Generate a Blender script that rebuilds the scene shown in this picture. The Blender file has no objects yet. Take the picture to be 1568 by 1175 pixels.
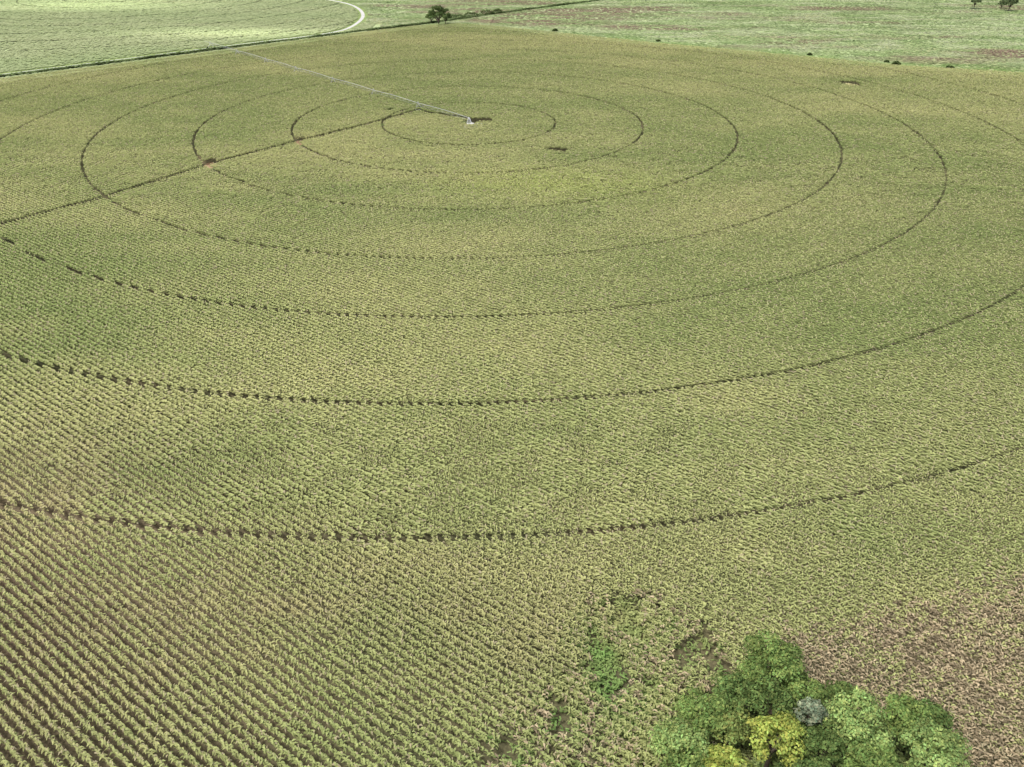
import bpy, math, numpy as np
from mathutils import Matrix, Vector
rng=np.random.default_rng(7)
sc=bpy.context.scene
# ---------------------------------------------------------------- camera
F=1241.6; TH=0.54562; RO=-0.00468; H=80.0; CANOPY=2.3; CZ=H+CANOPY
ct,st=math.cos(TH),math.sin(TH)
def W(px,py,z=0.0):
    u=px-784.0; v=py-587.5; c,s=math.cos(RO),math.sin(RO)
    a=u*c-v*s; b=u*s+v*c
    dx=a; dy=F*ct-b*st; dz=-F*st-b*ct
    t=(CZ-z)/(-dz)
    return (dx*t,dy*t)
cam=bpy.data.cameras.new("camera"); co=bpy.data.objects.new("camera",cam); sc.collection.objects.link(co)
c,s=math.cos(RO),math.sin(RO)
Rt=Vector((1,0,0)); Dn=Vector((0,-st,-ct)); Fw=Vector((0,ct,-st))
rc=c*Rt+s*Dn; dc=-s*Rt+c*Dn
M=Matrix.Identity(4)
for i in range(3):
    M[i][0]=rc[i]; M[i][1]=-dc[i]; M[i][2]=-Fw[i]
M[0][3]=0;M[1][3]=0;M[2][3]=CZ
co.matrix_world=M
cam.sensor_width=36; cam.lens=36*F/1568; cam.clip_start=0.5; cam.clip_end=12000
sc.camera=co
sc.view_settings.view_transform='Standard'; sc.view_settings.look='None'; sc.view_settings.exposure=0
# ---------------------------------------------------------------- light
SUN_EL=math.radians(62); SUN_AZ=math.radians(-125)   # azimuth from +Y, towards left
w=bpy.data.worlds.new("World"); sc.world=w; w.use_nodes=True
nt=w.node_tree; bg=nt.nodes["Background"]; sky=nt.nodes.new("ShaderNodeTexSky"); sky.sky_type='NISHITA'; sky.sun_disc=False
sky.sun_elevation=SUN_EL; sky.sun_rotation=SUN_AZ; sky.dust_density=6.0; sky.air_density=1.0
nt.links.new(sky.outputs[0],bg.inputs[0]); bg.inputs[1].default_value=0.15
sl=bpy.data.lights.new("sun","SUN"); sl.energy=3.6; sl.angle=math.radians(10.0); sl.color=(1,.97,.92)
so=bpy.data.objects.new("sun",sl); sc.collection.objects.link(so)
sd=Vector((math.sin(SUN_AZ)*math.cos(SUN_EL),math.cos(SUN_AZ)*math.cos(SUN_EL),math.sin(SUN_EL)))
so.rotation_euler=sd.to_track_quat('Z','Y').to_euler(); so.location=sd*300
# ---------------------------------------------------------------- helpers
def make_mesh(name,V,Q,col=None,mat=None,parent=None,smooth=False):
    V=np.ascontiguousarray(V,dtype=np.float32).reshape(-1,3); Q=np.ascontiguousarray(Q,dtype=np.int32)
    k=Q.shape[1]; me=bpy.data.meshes.new(name)
    me.vertices.add(len(V)); me.vertices.foreach_set("co",V.ravel())
    me.loops.add(Q.size); me.loops.foreach_set("vertex_index",Q.ravel())
    me.polygons.add(len(Q)); me.polygons.foreach_set("loop_start",np.arange(0,Q.size,k,dtype=np.int32))
    me.update(calc_edges=True)
    if col is not None:
        a=me.color_attributes.new("col","FLOAT_COLOR","POINT")
        C=np.ones((len(V),4),np.float32); C[:,:3]=col; a.data.foreach_set("color",C.ravel())
    if smooth: me.polygons.foreach_set("use_smooth",np.ones(len(Q),bool))
    ob=bpy.data.objects.new(name,me); sc.collection.objects.link(ob)
    if mat: me.materials.append(mat)
    if parent: ob.parent=parent
    return ob
def empty(name,loc=(0,0,0)):
    e=bpy.data.objects.new(name,None); e.location=loc; sc.collection.objects.link(e); return e
_tab=rng.random((256,256))
def vn(x,y,seed=0):
    x=x+seed*17.31; y=y+seed*9.77
    xi=np.floor(x).astype(int); yi=np.floor(y).astype(int); fx=x-xi; fy=y-yi
    fx=fx*fx*(3-2*fx); fy=fy*fy*(3-2*fy)
    g=lambda a,b:_tab[a&255,b&255]
    return (g(xi,yi)*(1-fx)+g(xi+1,yi)*fx)*(1-fy)+(g(xi,yi+1)*(1-fx)+g(xi+1,yi+1)*fx)*fy
def fbm(x,y,seed=0,o=4):
    r=0;a=.5;t=0
    for i in range(o):
        r=r+a*vn(x,y,seed+i*3); t+=a; a*=.5; x=x*2.03; y=y*2.03
    return r/t
def leaf_mat(name,transl=.3,simple=True):
    m=bpy.data.materials.new(name); m.use_nodes=True; n=m.node_tree.nodes; l=m.node_tree.links
    p=n["Principled BSDF"]; out=n["Material Output"]
    at=n.new("ShaderNodeAttribute"); at.attribute_name="col"; csrc=at.outputs["Color"]
    n.remove(p); p=n.new("ShaderNodeBsdfDiffuse"); l.new(csrc,p.inputs[0])
    tr=n.new("ShaderNodeBsdfTranslucent"); l.new(csrc,tr.inputs[0])
    ms=n.new("ShaderNodeMixShader"); ms.inputs[0].default_value=transl
    l.new(p.outputs[0],ms.inputs[1]); l.new(tr.outputs[0],ms.inputs[2]); l.new(ms.outputs[0],out.inputs[0])
    return m
def noise_mat(name,cols,scale=(.1,.1,.1),detail=8,rough=.9,fine=None,ramp=(.3,.7),bump=0,zone=None):
    m=bpy.data.materials.new(name); m.use_nodes=True; n=m.node_tree.nodes; l=m.node_tree.links
    p=n["Principled BSDF"]; p.inputs["Roughness"].default_value=rough; p.inputs["Specular IOR Level"].default_value=.15
    geo=n.new("ShaderNodeNewGeometry"); mp=n.new("ShaderNodeMapping"); mp.inputs["Scale"].default_value=scale
    l.new(geo.outputs["Position"],mp.inputs[0]); no=n.new("ShaderNodeTexNoise"); no.inputs["Scale"].default_value=1; no.inputs["Detail"].default_value=detail
    l.new(mp.outputs[0],no.inputs["Vector"]); cr=n.new("ShaderNodeValToRGB"); e=cr.color_ramp.elements
    e[0].position=ramp[0]; e[0].color=(*cols[0],1); e[1].position=ramp[1]; e[1].color=(*cols[-1],1)
    for i,cc in enumerate(cols[1:-1]):
        x=e.new(ramp[0]+(ramp[1]-ramp[0])*(i+1)/(len(cols)-1)); x.color=(*cc,1)
    l.new(no.outputs[0],cr.inputs[0]); src=cr.outputs[0]
    if zone:  # (centre, r0, r1, colour) soil type change by position
        dn=n.new("ShaderNodeVectorMath"); dn.operation='DISTANCE'; l.new(geo.outputs["Position"],dn.inputs[0]); dn.inputs[1].default_value=(*zone[0],0)
        z1=n.new("ShaderNodeMapRange"); z1.inputs[1].default_value=zone[1]; z1.inputs[2].default_value=zone[2]; z1.inputs[3].default_value=1; z1.inputs[4].default_value=0; l.new(dn.outputs["Value"],z1.inputs[0])
        mx=n.new("ShaderNodeMixRGB"); l.new(z1.outputs[0],mx.inputs[0]); l.new(src,mx.inputs[1]); mx.inputs[2].default_value=(*zone[3],1); src=mx.outputs[0]
    if fine:
        n2=n.new("ShaderNodeTexNoise"); n2.inputs["Scale"].default_value=fine; n2.inputs["Detail"].default_value=4; l.new(geo.outputs["Position"],n2.inputs["Vector"])
        mr=n.new("ShaderNodeMapRange"); mr.inputs[1].default_value=.3; mr.inputs[2].default_value=.7; mr.inputs[3].default_value=.65; mr.inputs[4].default_value=1.35; l.new(n2.outputs[0],mr.inputs[0])
        vm=n.new("ShaderNodeVectorMath"); vm.operation='SCALE'; l.new(src,vm.inputs[0]); l.new(mr.outputs[0],vm.inputs["Scale"]); src=vm.outputs[0]
        if bump:
            b=n.new("ShaderNodeBump"); b.inputs["Strength"].default_value=bump; b.inputs["Distance"].default_value=.2; l.new(n2.outputs[0],b.inputs["Height"]); l.new(b.outputs[0],p.inputs["Normal"])
    l.new(src,p.inputs["Base Color"]); return m
def flat_mat(name,col,rough=.5,metal=0):
    return_m=noise_mat(name,[tuple(x*.85 for x in col),tuple(min(1,x*1.1) for x in col)],scale=(2,2,2),rough=rough)
    return_m.node_tree.nodes["Principled BSDF"].inputs["Metallic"].default_value=metal
    return return_m
# ---------------------------------------------------------------- layout measured from the photograph
PC=np.array([-0.22466*H,4.21687*H]); S=0.44324*H
RAD=np.array([.99,1.98,3.0,4.045,4.985,5.98,7.0])*S
RD=np.array([-0.807,0.590]); RN=np.array([0.590,0.807]); RP=1.10     # row direction / normal / spacing
edge_px=[(-600,196),(-200,143),(0,119),(200,94),(380,71),(530,51),(640,38),(700,35),(760,39),(1000,64),(1180,80),(1370,98),(1568,110),(1900,137),(2400,180)]
EDGE=np.array([W(a,b,2.3) for a,b in edge_px])
def edgeY(x): return np.interp(x,EDGE[:,0],EDGE[:,1])
road_px=[(-600,191),(-200,138),(0,114.5),(200,89),(380,66),(470,56),(522,48),(541,40),(553,31),(557,23),(551,14),(535,6),(505,0),(470,-5),(400,-12)]
ROAD=np.array([W(a,b) for a,b in road_px])
def smooth_poly(P,it=2):
    for _ in range(it):
        q=[P[0]]
        for a,b in zip(P[:-1],P[1:]): q+= [a*.75+b*.25,a*.25+b*.75]
        q.append(P[-1]); P=np.array(q)
    return P
ROAD=smooth_poly(ROAD)
path_px=[(-400,447),(-150,387),(0,350),(165,306),(320,257),(465,219),(560,196),(640,173),(662,178),(700,183),(722,187)]
PATH=np.array([W(a,b,0.6) for a,b in path_px])
ditch_px=[(-600,193),(-200,141),(0,117),(200,92),(380,69),(530,50),(640,37),(690,30),(760,20),(820,12),(900,2),(960,-6)]
DITCH=np.array([W(a,b,.5) for a,b in ditch_px])
def dpoly(x,y,P):
    d=np.full(x.shape,1e9)
    for a,b in zip(P[:-1],P[1:]):
        ab=b-a; t=np.clip(((x-a[0])*ab[0]+(y-a[1])*ab[1])/(ab@ab),0,1)
        d=np.minimum(d,np.hypot(x-a[0]-t*ab[0],y-a[1]-t*ab[1]))
    return d
def inpoly(px,py,poly):
    r=np.zeros(px.shape,bool); n=len(poly)
    for i in range(n):
        x1,y1=poly[i]; x2,y2=poly[(i+1)%n]
        cnd=((y1>py)!=(y2>py)); r^=cnd&(px<(x2-x1)*(py-y1)/((y2-y1)+1e-12)+x1)
    return r
def wpoly(pts,z=1.0): return [W(a,b,z) for a,b in pts]
def gauss(x,y,cx,cy,z,rx,ry):
    c0=W(cx,cy,z); return np.exp(-((x-c0[0])/rx)**2-((y-c0[1])/ry)**2)
DEAD=wpoly([(1185,985),(1300,955),(1430,925),(1568,880),(1800,840),(2300,1500),(1150,1500),(1150,1080)])
WEED=wpoly([(895,915),(1000,910),(1100,975),(1125,1060),(1010,1180),(960,1400),(700,1400),(745,1150),(830,1060),(900,1000)])
# ---------------------------------------------------------------- corn generator
def grid_pts(x0,x1,y0,y1,dt,dn,jt,jn):
    cs=np.array([(x0,y0),(x1,y0),(x0,y1),(x1,y1)]); T=cs@RD; N=cs@RN
    n=np.arange(math.floor(N.min()/dn),math.ceil(N.max()/dn)+1)*dn; t=np.arange(T.min(),T.max(),dt)
    N2,T2=np.meshgrid(n,t,indexing='ij'); T2=T2+rng.uniform(-jt,jt,T2.shape)+rng.uniform(0,dt,(len(n),1)); N2=N2+rng.normal(0,jn,N2.shape)
    x=(T2*RD[0]+N2*RN[0]).ravel(); y=(T2*RD[1]+N2*RN[1]).ravel()
    m=(x>x0)&(x<x1)&(y>y0)&(y<y1); return x[m],y[m]
def depth(x,y): return y*ct+H*st
def field_colour(x,y):
    n1=fbm(x*.010,y*.022,1); n2=fbm(x*.04,y*.08,5); n3=fbm(x*.25,y*.25,9,3)
    g=np.array([.310,.370,.140]); yl=np.array([.440,.460,.205]); dk=np.array([.225,.300,.108]); rd=np.array([.46,.37,.22])
    t=np.clip((n1-.36)*3.2,0,1)*.55+np.clip((n2-.3)*2.2,0,1)*.4+n3*.12
    t=t+.35*gauss(x,y,860,275,2,30,14)+.25*gauss(x,y,700,235,2,25,8)-.5*gauss(x,y,330,690,2,24,12)-.35*gauss(x,y,1000,660,2,40,8)-.3*gauss(x,y,700,780,2,18,8)-.35*gauss(x,y,1350,800,2,25,12)-.25*gauss(x,y,120,700,2,15,8)
    t=t+.2*np.clip((y-200)/350,0,1)  # corn paler with distance: haze put into the leaf colour
    t=np.clip(t,0,1)[:,None]
    c=dk*(1-t)+yl*t
    c=c*.5+ (g*(1-t)+yl*t)*.5
    bl=gauss(x,y,850,280,2,34,16)[:,None]*.5; c=c*(1-bl)+np.array([.40,.48,.14])*bl
    r=np.clip(1.1*gauss(x,y,40,760,2,16,20)+.9*gauss(x,y,250,950,2,22,9)+.6*gauss(x,y,60,1080,2,20,14)+.55*gauss(x,y,830,1000,2,12,9)+.5*gauss(x,y,600,900,2,25,10)+.12*n2,0,1)*(.35+.65*np.clip((n3-.25)*2,0,1))
    r=r[:,None]; c=c*(1-.5*r)+rd*.5*r
    return c
allV=[];allQ=[];allC=[];off=0
def push(V,k,C):
    global off
    N,nv,_=V.shape; q=[]
    for i in range(nv//2-1): q.append([2*i,2*i+1,2*i+3,2*i+2])
    q=np.array(q); Q=(np.arange(N)[:,None,None]*nv+q[None]+off).reshape(-1,4)
    allV.append(V.reshape(-1,3).astype(np.float32)); allQ.append(Q); allC.append(np.repeat(C,nv,axis=0).astype(np.float32)); off+=N*nv
def flush(name,mat,parent=None):
    global allV,allQ,allC,off
    o=make_mesh(name,np.concatenate(allV),np.concatenate(allQ),np.concatenate(allC),mat,parent); allV=[];allQ=[];allC=[];off=0; return o
def leaves(x,y,zb,az,L,wd,rise,drop,C,two=True,tw=.35):
    N=len(x); d=np.stack([np.cos(az),np.sin(az),np.zeros(N)],1); sd=np.stack([-np.sin(az),np.cos(az),rng.uniform(-tw,tw,N)],1)
    p0=np.stack([x,y,zb],1); L=L[:,None]; W2=(wd/2)[:,None]
    up=np.array([0,0,1.])
    p1=p0+d*L*.5+up*rise[:,None]; p2=p0+d*L+up*(rise-drop)[:,None]
    if two: V=np.stack([p0-sd*W2*.6,p0+sd*W2*.6,p1-sd*W2,p1+sd*W2,p2-sd*W2*.25,p2+sd*W2*.25],1)
    else:   V=np.stack([p0-sd*W2,p0+sd*W2,p2-sd*W2*.7,p2+sd*W2*.7],1)
    push(V,2 if two else 1,C)
def keep_mask(x,y,hw):
    d=np.hypot(x-PC[0],y-PC[1]); m=np.ones(x.shape,bool)
    for r in RAD: m&=np.abs(d-r)>hw+.16*(vn(x*.3,y*.3,3)-.5)
    m&=dpoly(x,y,PATH)>1.1; m&=d>3.2
    m&=y<edgeY(x)-1
    for (px,py,rx,ry) in [(322,251,2.4,3.5),(459,217,2.2,3.0),(852,233,3.8,2.6),(740,187,5,3),(1303,131,5,6),(597,171,1.4,2)]:
        cx,cy=W(px,py,1); m&=((x-cx)/rx)**2+((y-cy)/ry)**2>1+1.2*(vn(x*.7,y*.7,8)-.5)
    return m
corn=empty("corn_field"); cornm=leaf_mat("corn_leaf",.32)
tass=np.array([.54,.49,.31]); AZR=math.atan2(RD[1],RD[0])
def build_zone(z0,z1,j0,j1,dt,dn,jn,lod,name,marg=1.12,hw=.36):
    y0=max(38,(z0-j0-H*st)/ct); y1=min(660,(z1+j1-H*st)/ct); xm=.632*(z1+j1)*marg+12
    x,y=grid_pts(-xm,xm,y0,y1,dt,dn,dt*.3,jn)
    Z=depth(x,y); U=np.clip((fbm(x*.22,y*.22,91,4)-.5)*1.8,-.5,.5)
    m=(Z+U*2*j0>=z0)&(Z+U*2*j1<z1)&(np.abs(x)<.632*Z*marg+12); x=x[m];y=y[m]
    m=keep_mask(x,y,hw)
    if lod<2:
        inw=inpoly(x+rng.normal(0,1.0,x.size),y+rng.normal(0,1.0,x.size),WEED); k=fbm(x*.22,y*.22,31,3)
        m&=~(inw&(k<.41)); m&=~(inw&(rng.random(x.size)<.15))
        ind=inpoly(x,y,DEAD); m&=~(ind&(fbm(x*.3,y*.3,37,3)<.12))
        m&= ~inpoly(x,y,wpoly([(1160,1090),(1240,1080),(1300,1120),(1390,1150),(1420,1220),(1420,1500),(1060,1500),(1100,1140)],0))
    x=x[m];y=y[m]
    if lod<2:
        ind=inpoly(x+rng.normal(0,1.4,x.size),y+rng.normal(0,1.4,x.size),DEAD); inw=inpoly(x,y,WEED)
        x=x+ind*rng.normal(0,.10,x.size)
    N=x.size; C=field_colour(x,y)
    if lod<2:
        dn_=fbm(x*.12,y*.12,44,3)
        dead=(ind&(rng.random(N)<.55+.6*(dn_-.2)))|(inw&(rng.random(N)<.22))
        C=np.where(dead[:,None],np.array([.43,.36,.235])*rng.uniform(.45,1.25,(N,1)),C)
    hs=rng.normal(1,.03,N)+.08*(fbm(x*.1,y*.1,12,3)-.5)
    bri=rng.lognormal(0,.06,N)[:,None]; C=C*bri; dp=.05
    if lod==0:
        for i in range(4):
            az=AZR+math.pi*(i%2)+rng.normal(0,.62,N)
            zb=(1.3+.28*i)*hs; L=rng.uniform(.34,.58,N); wd=rng.uniform(.18,.26,N)
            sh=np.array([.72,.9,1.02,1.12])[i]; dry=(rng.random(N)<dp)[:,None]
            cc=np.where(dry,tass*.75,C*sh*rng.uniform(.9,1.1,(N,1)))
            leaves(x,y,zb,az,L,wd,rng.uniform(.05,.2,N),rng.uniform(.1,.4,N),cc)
        k=rng.random(N)<.45; n=k.sum()
        leaves(x[k],y[k],2.25*hs[k],rng.uniform(0,6.28,n),rng.uniform(.12,.25,n),np.full(n,.10),np.full(n,.2),np.full(n,-.05),np.tile(tass,(n,1))*rng.uniform(.8,1.1,(n,1)),False)
    elif lod==1:
        for i in range(4):
            az=AZR+math.pi*(i%2)+rng.normal(0,.5,N); zb=(1.4+.25*i)*hs; L=rng.uniform(.4,.6,N); wd=rng.uniform(.28,.38,N)
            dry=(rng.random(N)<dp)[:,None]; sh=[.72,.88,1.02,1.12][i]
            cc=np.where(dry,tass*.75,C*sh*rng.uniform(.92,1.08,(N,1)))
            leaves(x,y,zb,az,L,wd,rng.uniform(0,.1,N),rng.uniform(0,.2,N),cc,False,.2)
        k=rng.random(N)<.42; n=k.sum()
        leaves(x[k],y[k],2.2*hs[k],rng.uniform(0,6.28,n),rng.uniform(.18,.3,n),np.full(n,.13),np.full(n,.2),np.full(n,-.05),np.tile(tass,(n,1))*rng.uniform(.8,1.1,(n,1)),False)
    else:
        for i in range(3):
            az=AZR+math.pi*(i%2)+rng.normal(0,.5,N); zb=(1.75+.24*i)*hs; L=rng.uniform(.65,.9,N); wd=rng.uniform(.5,.65,N)
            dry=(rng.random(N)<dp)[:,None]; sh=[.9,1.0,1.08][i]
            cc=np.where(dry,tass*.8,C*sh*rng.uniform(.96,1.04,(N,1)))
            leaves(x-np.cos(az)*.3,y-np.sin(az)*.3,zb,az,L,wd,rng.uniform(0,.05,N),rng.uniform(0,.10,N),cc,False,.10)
        k=rng.random(N)<.25; n=k.sum()
        leaves(x[k],y[k],2.25*hs[k],rng.uniform(0,6.28,n),rng.uniform(.2,.3,n),np.full(n,.2),np.full(n,.15),np.full(n,-.02),np.tile(tass,(n,1))*rng.uniform(.8,1.1,(n,1)),False)
    flush(name,cornm,corn); print("CORN",name,N)
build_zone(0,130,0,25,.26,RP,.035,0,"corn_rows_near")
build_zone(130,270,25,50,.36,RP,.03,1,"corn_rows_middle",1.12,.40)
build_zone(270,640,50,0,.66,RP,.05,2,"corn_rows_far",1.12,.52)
# distant neighbour field (another irrigated circle)
PC2=np.array([-360.,790.])
x=rng.uniform(-700,-80,200000); y=rng.uniform(430,1050,200000)
rs=np.argsort(ROAD[:,1]); rx_at=lambda y: np.interp(y,ROAD[rs][:,1],ROAD[rs][:,0])
m=(y>edgeY(x)+8)&(dpoly(x,y,ROAD)>4)
m&=(x<np.where(y>640,rx_at(y)-3,1e9))
m&=(x<-100)&(x>-.68*(y*ct+H*st)-10)
x=x[m];y=y[m];N=x.size
d=np.hypot(x-PC2[0],y-PC2[1]); ring=np.zeros(N,bool)
for k in range(1,9): ring|=np.abs(d-k*S)<1.0
n1=fbm(x*.008,y*.03,41); C=np.array([.31,.40,.19])*(1-n1[:,None])+np.array([.46,.50,.29])*n1[:,None]
C=C*(1+.65*gauss(x,y,370,52,0,70,22)[:,None]+.75*gauss(x,y,130,8,0,90,40)[:,None]); C=np.minimum(C,.9)  # two sunlit patches (sun through cloud gaps) painted into the crop colour
C=np.where(ring[:,None],C*.45,C)
for i in range(2):
    leaves(x,y,.25+.2*i+0*x,rng.uniform(0,6.28,N),rng.uniform(1.2,2.0,N),rng.uniform(1.1,1.7,N),rng.uniform(0,.03,N),rng.uniform(0,.05,N),C*rng.uniform(.96,1.04,(N,1)),False,.03)
flush("neighbour_crop_field",cornm)
# ---------------------------------------------------------------- ground
gm=noise_mat("soil",[(.065,.070,.034),(.095,.090,.048),(.125,.105,.06)],scale=(.06,.06,.06),fine=2.5,bump=.4,zone=(W(0,930,0),8,55,(.155,.12,.08)))
n=80; gx=np.linspace(-6000,6000,n); gy=np.linspace(-2000,10000,n); X,Y=np.meshgrid(gx,gy); V=np.stack([X.ravel(),Y.ravel(),0*X.ravel()],1)
idx=np.arange(n*n).reshape(n,n); Q=np.stack([idx[:-1,:-1],idx[:-1,1:],idx[1:,1:],idx[1:,:-1]],-1).reshape(-1,4)
make_mesh("ground",V,Q,None,gm)
def strip(name,P,wd,z,mat,parent=None):
    P=np.asarray(P); t=np.gradient(P,axis=0); t/=np.linalg.norm(t,axis=1)[:,None]; nn=np.stack([-t[:,1],t[:,0]],1)
    wd=np.asarray(wd)*np.ones(len(P)); A=P-nn*wd[:,None]/2; B=P+nn*wd[:,None]/2
    V=np.concatenate([np.c_[A,np.full(len(P),z)],np.c_[B,np.full(len(P),z)]]); k=len(P); i=np.arange(k-1)
    return make_mesh(name,V,np.stack([i,i+1,i+1+k,i+k],1),None,mat)
def densify(P,n=6):
    q=[]
    for a,b in zip(P[:-1],P[1:]):
        for t in range(n): q.append(a+(b-a)*t/n)
    q.append(P[-1]); return np.array(q)
pm=noise_mat("pasture_grass",[(.28,.30,.15),(.31,.39,.18),(.38,.45,.24)],scale=(.006,.03,.03),detail=9,fine=.5,ramp=(.36,.62))
xs=np.linspace(EDGE[0,0],EDGE[-1,0],80); near=np.c_[xs,edgeY(xs)+.5]; far=np.c_[xs*6,np.full(80,6000.)]
rows=[]
for t in [0,.01,.03,.08,.2,.5,1]: rows.append(near*(1-t)+far*t)
V=np.concatenate([np.c_[r,np.full(80,.004)] for r in rows]); idx=np.arange(80*7).reshape(7,80)
make_mesh("pasture",V,np.stack([idx[:-1,:-1],idx[:-1,1:],idx[1:,1:],idx[1:,:-1]],-1).reshape(-1,4),None,pm)
# tufts
x=rng.uniform(-150,520,150000); y=rng.uniform(430,950,150000); m=(y>edgeY(x)+2)&(dpoly(x,y,ROAD)>3.5)&((x>np.where(y<640,-95,rx_at(y)+4)))&(x<.68*(y*ct+H*st)+10)
x=x[m];y=y[m]; n1=fbm(x*.012,y*.035,51,5); n2=fbm(x*.05,y*.12,55,4)
lg=np.array([.32,.42,.19]); pale=np.array([.47,.52,.32]); red=np.array([.27,.20,.15]); dkg=np.array([.18,.27,.10])
t=np.clip((n2-.35)*3,0,1)[:,None]; C=lg*(1-t)+pale*t
redw=np.clip((n1+.5*gauss(x,y,870,22,0,85,50)+.25*gauss(x,y,1540,80,0,30,20)+.15*gauss(x,y,1350,60,0,60,15)+.12*gauss(x,y,1300,15,0,120,30)-.55)*5,0,1)*np.clip((n2-.25)*4,0,1)*.9*(1-np.exp(-((y-edgeY(x))/14)**2))
dw=np.clip((fbm(x*.03,y*.08,58,4)-.54)*8,0,1)[:,None]; C=C*(1-.6*dw)+dkg*.6*dw
C=C*(1-redw[:,None])+red*redw[:,None]
de=(y-edgeY(x)); br=np.exp(-(de/22)**2)*(x>60); C=C*(1-br[:,None]*.7)+np.array([.27,.42,.12])*br[:,None]*.7
N=x.size
for i in range(2):
    leaves(x,y,.05+.15*i+0*x,rng.uniform(0,6.28,N),rng.uniform(.9,2.0,N),rng.uniform(.8,1.6,N),rng.uniform(.03,.15,N),rng.uniform(0,.15,N),C*rng.uniform(.87,1.13,(N,1)),False,.12)
flush("pasture_grass_tufts",cornm)
rm=noise_mat("gravel",[(.42,.42,.40),(.54,.54,.52)],scale=(.3,.3,.3),fine=3)
vm=noise_mat("verge_grass",[(.17,.23,.08),(.24,.31,.11)],scale=(.1,.1,.1),fine=1)
strip("road_verge",ROAD,9,.008,vm)
wv=np.interp(ROAD[:,1],[540,600],[1.0,2.6]); strip("gravel_road",ROAD,wv,.012,rm)
P=densify(DITCH,60); P=P+rng.normal(0,.3,P.shape); k=rng.integers(0,len(P),14000); x=P[k,0]+rng.normal(0,.9,14000); y=P[k,1]+rng.normal(0,.9,14000)
hh=.4+1.6*np.clip(fbm(x*.05,y*.05,61)-.3,0,1)
m=dpoly(x,y,ROAD)>1.2; x=x[m];y=y[m];hh=hh[m];N=x.size
for i in range(3):
    leaves(x,y,hh*(.3+.4*i),rng.uniform(0,6.28,N),rng.uniform(.6,1.4,N),rng.uniform(.5,1.1,N),rng.uniform(.1,.4,N),rng.uniform(0,.4,N),np.array([.14,.19,.08])*rng.uniform(.6,1.4,(N,1)),False)
flush("ditch_vegetation",cornm)
tm=noise_mat("track_grass",[(.09,.12,.045),(.13,.16,.06)],scale=(.2,.2,.2),fine=2)
strip("farm_track",densify(PATH,4),2.6,.008,tm)
dm=noise_mat("damp_soil",[(.07,.078,.036),(.10,.094,.05)],scale=(.2,.2,.2),fine=3)
for r in RAD:
    a=np.linspace(0,2*math.pi,400); strip("wheel_track",np.c_[PC[0]+r*np.cos(a),PC[1]+r*np.sin(a)],.8,.004,dm)
def blob(name,px,py,rx,ry,mat,z=.012):
    cx,cy=W(px,py,0); a=np.linspace(0,2*math.pi,41)[:-1]; rr=1+.5*(vn(np.cos(a)*1.5+px,np.sin(a)*1.5+py,2)-.5)
    V=np.r_[[[cx,cy,z]],np.c_[cx+rx*rr*np.cos(a),cy+ry*rr*np.sin(a),np.full(40,z)]]
    i=np.arange(40); return make_mesh(name,V,np.stack([0*i,i+1,(i+1)%40+1],1),None,mat)
clay=noise_mat("bare_clay",[(.24,.14,.085),(.36,.25,.16)],scale=(.5,.5,.5),fine=2); tan_m=noise_mat("dry_soil",[(.38,.38,.20),(.46,.42,.26)],scale=(.3,.3,.3),fine=2)
blob("bare_soil_patch",322,254,2.6,3.8,clay); blob("bare_soil_patch",459,219,2.4,3.2,clay); blob("bare_soil_patch",1303,133,5,6,tan_m)
def shrub_mass(name,px,py,rx,ry,h,n,col,lsz=.3):
    cx,cy=W(px,py,h*.5); r=np.sqrt(rng.random(n)); a=rng.uniform(0,6.28,n); x=cx+rx*r*np.cos(a); y=cy+ry*r*np.sin(a)
    top=h*np.sqrt(np.clip(1-r**2,0,1))*(.6+.6*vn(x*1.2,y*1.2,4)); z=top*rng.uniform(.3,1,n)**.5
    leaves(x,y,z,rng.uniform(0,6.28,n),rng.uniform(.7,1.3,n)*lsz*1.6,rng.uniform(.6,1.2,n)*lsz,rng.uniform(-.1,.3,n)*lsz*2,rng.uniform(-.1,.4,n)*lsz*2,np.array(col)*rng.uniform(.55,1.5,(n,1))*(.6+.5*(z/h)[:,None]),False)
    return flush(name,cornm)
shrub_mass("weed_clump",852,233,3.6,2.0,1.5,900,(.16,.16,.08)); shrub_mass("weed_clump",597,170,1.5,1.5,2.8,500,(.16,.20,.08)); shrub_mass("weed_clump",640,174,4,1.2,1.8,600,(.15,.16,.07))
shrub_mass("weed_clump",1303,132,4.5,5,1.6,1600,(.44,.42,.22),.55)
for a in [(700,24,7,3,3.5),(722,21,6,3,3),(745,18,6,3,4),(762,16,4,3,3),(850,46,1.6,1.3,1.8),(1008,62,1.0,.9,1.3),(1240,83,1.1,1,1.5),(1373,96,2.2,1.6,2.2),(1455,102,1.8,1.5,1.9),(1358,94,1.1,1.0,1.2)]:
    shrub_mass("shrub",a[0],a[1],a[2],a[3],a[4],700,(.15,.21,.08),.5)
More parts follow.
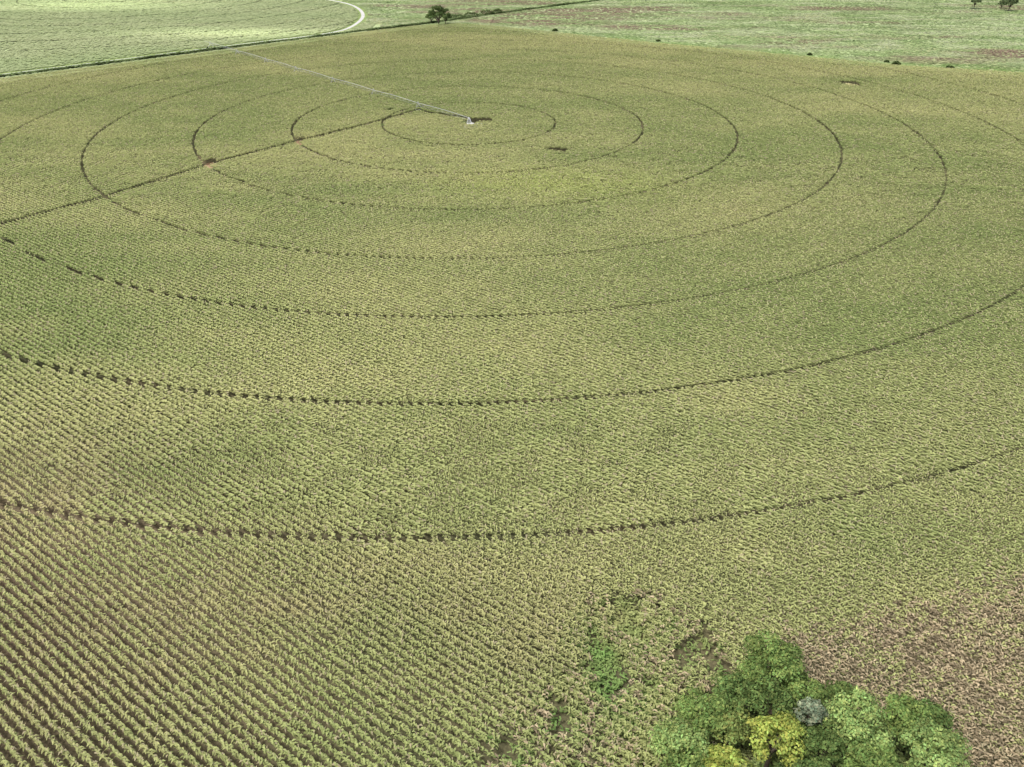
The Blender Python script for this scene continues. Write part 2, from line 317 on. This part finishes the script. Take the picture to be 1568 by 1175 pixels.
# weeds near the trees and in the thin patch
n=70000; x=rng.uniform(-40,70,n); y=rng.uniform(38,110,n); m=inpoly(x+rng.normal(0,1.5,n),y+rng.normal(0,1.5,n),WEED)|inpoly(x,y,wpoly([(1100,1060),(1240,1040),(1330,1090),(1440,1120),(1500,1220),(1500,1500),(1000,1500),(1030,1120)],0)); k=fbm(x*.14,y*.14,71,4); m&=(k>.50)|(rng.random(n)<.30); x=x[m];y=y[m];N=x.size
kk=np.clip(fbm(x*.3,y*.3,73,3)*1.6-.3,0,1)[:,None]; C=np.array([.19,.31,.095])*(1-kk)+np.array([.33,.35,.15])*kk
hh=rng.uniform(.1,1.3,N)
for i in range(3):
    leaves(x+rng.normal(0,.1,N),y+rng.normal(0,.1,N),hh*(.4+.3*i),rng.uniform(0,6.28,N),rng.uniform(.25,.6,N),rng.uniform(.12,.3,N),rng.uniform(.05,.2,N),rng.uniform(0,.3,N),C*rng.uniform(.7,1.3,(N,1)),False)
flush("weeds",cornm)
# ---------------------------------------------------------------- solid primitives builder
class B:
    def __init__(s): s.V=[];s.Q=[]
    def tube(s,p,q,r,r2=None,n=6):
        r2=r if r2 is None else r2; p=Vector(p);q=Vector(q);d=(q-p).normalized(); u=d.orthogonal().normalized(); v=d.cross(u); o=len(s.V)
        for c_,rr in((p,r),(q,r2)):
            for i in range(n):
                a=2*math.pi*i/n; s.V.append(c_+u*math.cos(a)*rr+v*math.sin(a)*rr)
        for i in range(n): s.Q.append((o+i,o+(i+1)%n,o+n+(i+1)%n,o+n+i))
        for base in (o,o+n):
            for i in range(1,n-2,2): s.Q.append((base,base+i,base+i+1,base+i+2))
    def box(s,c_,sz,ang=0):
        o=len(s.V); ca,sa=math.cos(ang),math.sin(ang)
        for dz in(-.5,.5):
            for dx,dy in((-.5,-.5),(.5,-.5),(.5,.5),(-.5,.5)):
                x=dx*sz[0];y=dy*sz[1]; s.V.append(Vector((c_[0]+x*ca-y*sa,c_[1]+x*sa+y*ca,c_[2]+dz*sz[2])))
        for f in((0,3,2,1),(4,5,6,7),(0,1,5,4),(1,2,6,5),(2,3,7,6),(3,0,4,7)): s.Q.append(tuple(o+i for i in f))
    def out(s,name,mat,parent=None): return make_mesh(name,np.array([tuple(v) for v in s.V]),np.array(s.Q),None,mat,parent)
galv=flat_mat("galvanised_steel",(.50,.52,.53),.6,.1); rub=flat_mat("tyre_rubber",(.03,.03,.03),.8); white=flat_mat("white_paint",(.8,.8,.78),.4); conc=flat_mat("concrete",(.42,.41,.38),.9)
mach=empty("centre_pivot_irrigation_machine"); e=W(370,80,3.5); dv=np.array([e[0]-PC[0],e[1]-PC[1]]); dv/=np.linalg.norm(dv); pv=np.array([-dv[1],dv[0]])
def mp(r,l,z): return (PC[0]+dv[0]*r+pv[0]*l,PC[1]+dv[1]*r+pv[1]*l,z)
b=B(); t_=B(); drops=B()
radii=[0]+list(RAD)
for i in range(7):
    r0,r1=radii[i],radii[i+1]; n=10; pr=None; lo=[]
    for j in range(n+1):
        t=j/n; r=r0+(r1-r0)*t; z=3.6+.3*math.sin(math.pi*t); p=mp(r,0,z)
        if pr: b.tube(pr,p,.10)
        pr=p
        if 0<j<n: lo.append((mp(r,-.6,z-1.0),mp(r,.6,z-1.0),p,mp(r,0,z)))
        if j<n: drops.tube(mp(r+1.5,0,z),mp(r+1.5,0,2.6),.015,n=4)
    st0=mp(r0,0,3.6); en=mp(r1,0,3.6)
    for sgn in (0,1):
        prev=st0
        for q in lo: b.tube(prev,q[sgn],.02,n=4); prev=q[sgn]
        b.tube(prev,en,.02,n=4)
    for q in lo: b.tube(q[0],q[1],.02,n=4); b.tube(q[0],q[2],.02,n=4); b.tube(q[1],q[2],.02,n=4)
    base=[mp(r1,-2.1,.75),mp(r1,2.1,.75)]
    b.tube(base[0],base[1],.09)
    for sgn in(-1,1):
        b.tube(mp(r1,sgn*1.9,.75),mp(r1-.5,0,3.6),.05); b.tube(mp(r1,sgn*1.9,.75),mp(r1+.5,0,3.6),.05)
        b.tube(mp(r1,sgn*.95,2.2),mp(r1,-sgn*.95,2.2),.04)
        t_.tube(mp(r1-.18,sgn*2.1,.65),mp(r1+.18,sgn*2.1,.65),.65,n=16)
    b.box(mp(r1,0,4.0),(.4,.3,.4))
b.tube(mp(radii[-1],0,3.6),mp(radii[-1]+9,0,3.7),.07)
for a in range(4):
    an=math.pi/4+a*math.pi/2; b.tube((PC[0]+1.8*math.cos(an),PC[1]+1.8*math.sin(an),.2),(PC[0]+.35*math.cos(an),PC[1]+.35*math.sin(an),3.6),.09)
    an2=an+math.pi/2
    for zz,rr in((.9,1.5),(2.2,.95)): b.tube((PC[0]+rr*math.cos(an),PC[1]+rr*math.sin(an),zz),(PC[0]+rr*math.cos(an2),PC[1]+rr*math.sin(an2),zz),.05)
b.tube((PC[0],PC[1],.2),(PC[0],PC[1],3.9),.14)
b.out("pipe_and_trusses",galv,mach); t_.out("wheels",rub,mach); drops.out("sprinkler_drops",rub,mach)
pd=B(); pd.box((PC[0],PC[1],.1),(5,5,.2)); pd.out("concrete_pad",conc,mach)
pb=B(); pb.box((PC[0]+1.3,PC[1]-1.9,1.5),(.8,.4,1.2)); pb.out("control_panel",white,mach)
gen=empty("pump_engine"); gx0,gy0=PC[0]+4.2,PC[1]-1.0
g1=B(); g1.box((gx0,gy0,1.1),(2.6,1.3,1.3),.2); g1.box((gx0,gy0,.3),(3.0,1.5,.15),.2); g1.out("engine_housing",white,gen)
g2=B(); g2.tube((gx0-.5,gy0,1.7),(gx0-.5,gy0,2.5),.07); g2.tube((gx0+1.5,gy0+.3,.9),(gx0+2.3,gy0+.5,.9),.35,n=12); g2.out("exhaust_and_radiator",rub,gen)
tk=empty("fuel_tank"); g3=B(); g3.tube((PC[0]-.6,PC[1]-3.4,1.6),(PC[0]+2.2,PC[1]-3.6,1.6),.8,n=18); g3.out("tank",white,tk)
g4=B()
for dx in(-.2,1.5):
    for dy in(-.35,.35): g4.tube((PC[0]+dx,PC[1]-3.5+dy,0),(PC[0]+dx,PC[1]-3.5+dy,1.1),.05)
g4.out("stand",galv,tk)
# ---------------------------------------------------------------- trees
bark=noise_mat("bark",[(.07,.055,.04),(.13,.11,.085)],scale=(2,2,.6),fine=6); treem=leaf_mat("tree_leaf",.3)
def tree(px,py,cr,ht,col,nl=7000,ls=.34,flat=.95,name="deciduous_tree",nlobe=34):
    cz=ht-cr*flat*.75; cx,cy=W(px,py,cz); e=empty(name,(cx,cy,0))
    b=B(); th=max(.8,cz-cr*flat*.75); r0=.035*ht; b.tube((0,0,-.1),(.1,.05,th),r0,r0*.7,8)
    u=rng.normal(size=(nlobe,3)); u/=np.linalg.norm(u,axis=1)[:,None]; u[:,2]=np.abs(u[:,2])*1.15-.3
    rad=rng.uniform(.55,1.05,nlobe)[:,None]; L=u*rad*np.array([cr*.8,cr*.8,cr*flat*.85])+np.array([0,0,cz]); L[:,:2]*=rng.uniform(.85,1.15,(nlobe,1)); lr=rng.uniform(.15,.30,nlobe)*cr+.1
    for i in range(0,nlobe,2):
        m_=Vector((L[i,0]*.4,L[i,1]*.4,th+(L[i,2]-th)*.5)); b.tube((.1,.05,th*.9),m_,r0*.5,r0*.3,5); b.tube(m_,L[i],r0*.3,r0*.08,5)
    b.out("trunk_and_limbs",bark,e)
    k=rng.choice(nlobe,nl,p=(lr**2)/(lr**2).sum()); v=rng.normal(size=(nl,3)); v/=np.linalg.norm(v,axis=1)[:,None]; v[:,2]=np.where(v[:,2]<-.2,-v[:,2],v[:,2])
    rr=rng.uniform(.6,1.15,nl); P=L[k]+v*(lr[k]*rr)[:,None]*np.array([1,1,.8])
    nrm=v+rng.normal(0,.35,(nl,3)); nrm/=np.linalg.norm(nrm,axis=1)[:,None]
    t1=np.cross(nrm,rng.normal(size=(nl,3))); t1/=np.linalg.norm(t1,axis=1)[:,None]; t2=np.cross(nrm,t1); sz=(rng.uniform(.5,1.4,nl)*ls/2)[:,None]
    Vv=np.stack([P-t1*sz,P-t2*sz*.6,P+t2*sz*.6,P+t1*sz],1)
    lc=rng.uniform(.72,1.25,nlobe)[k][:,None]; C=np.array(col)*lc*rng.lognormal(0,.2,(nl,1)); C[:,0]*=rng.uniform(.85,1.2,nl)
    push(Vv,1,C); flush("crown",treem,e)
G=(.19,.28,.085);LG=(.28,.39,.135);YG=(.34,.41,.10);SV=(.23,.29,.19);DG=(.135,.205,.065);OG=(.23,.30,.095)
T=[(1178,1022,4.4,9.5,G),(1130,1062,3.0,7.5,DG),(1078,1092,3.3,7.5,G),(1040,1142,3.5,7,LG),(1120,1112,2.8,6.5,OG),(1178,1078,3.0,8,DG),(1232,1062,2.8,7,G),
   (1185,1130,3.2,8.5,YG),(1243,1092,1.8,8,SV),(1310,1108,4.0,9,LG),(1378,1098,3.2,8,G),(1430,1158,4.3,8.5,LG),(1258,1150,3.2,7.5,DG),(1335,1175,3.5,8,G),(1112,1172,2.6,7,YG),(1050,1195,3.3,7,G),(1230,1205,3.8,8,DG),(1300,1230,4,8,G),(1400,1225,4,8,G),(1150,1230,4,8,OG),(1290,1062,2.0,4.5,DG),(1425,1100,2.2,5,DG)]
for a in T: tree(*a[:4],a[4],nl=int(300*a[2]**2+800))
tree(671,22,7.5,13,(.10,.15,.055),4000,.8,.85); tree(682,26,5,8,(.11,.16,.06),2000,.8,.85); tree(660,26,4.5,7,(.11,.16,.06),2000,.8,.85)
for a in [(1494,2,5,9),(1548,4,6,10),(1535,6,4,6)]: tree(a[0],a[1],a[2],a[3],(.10,.14,.065),2200,.8,.8)
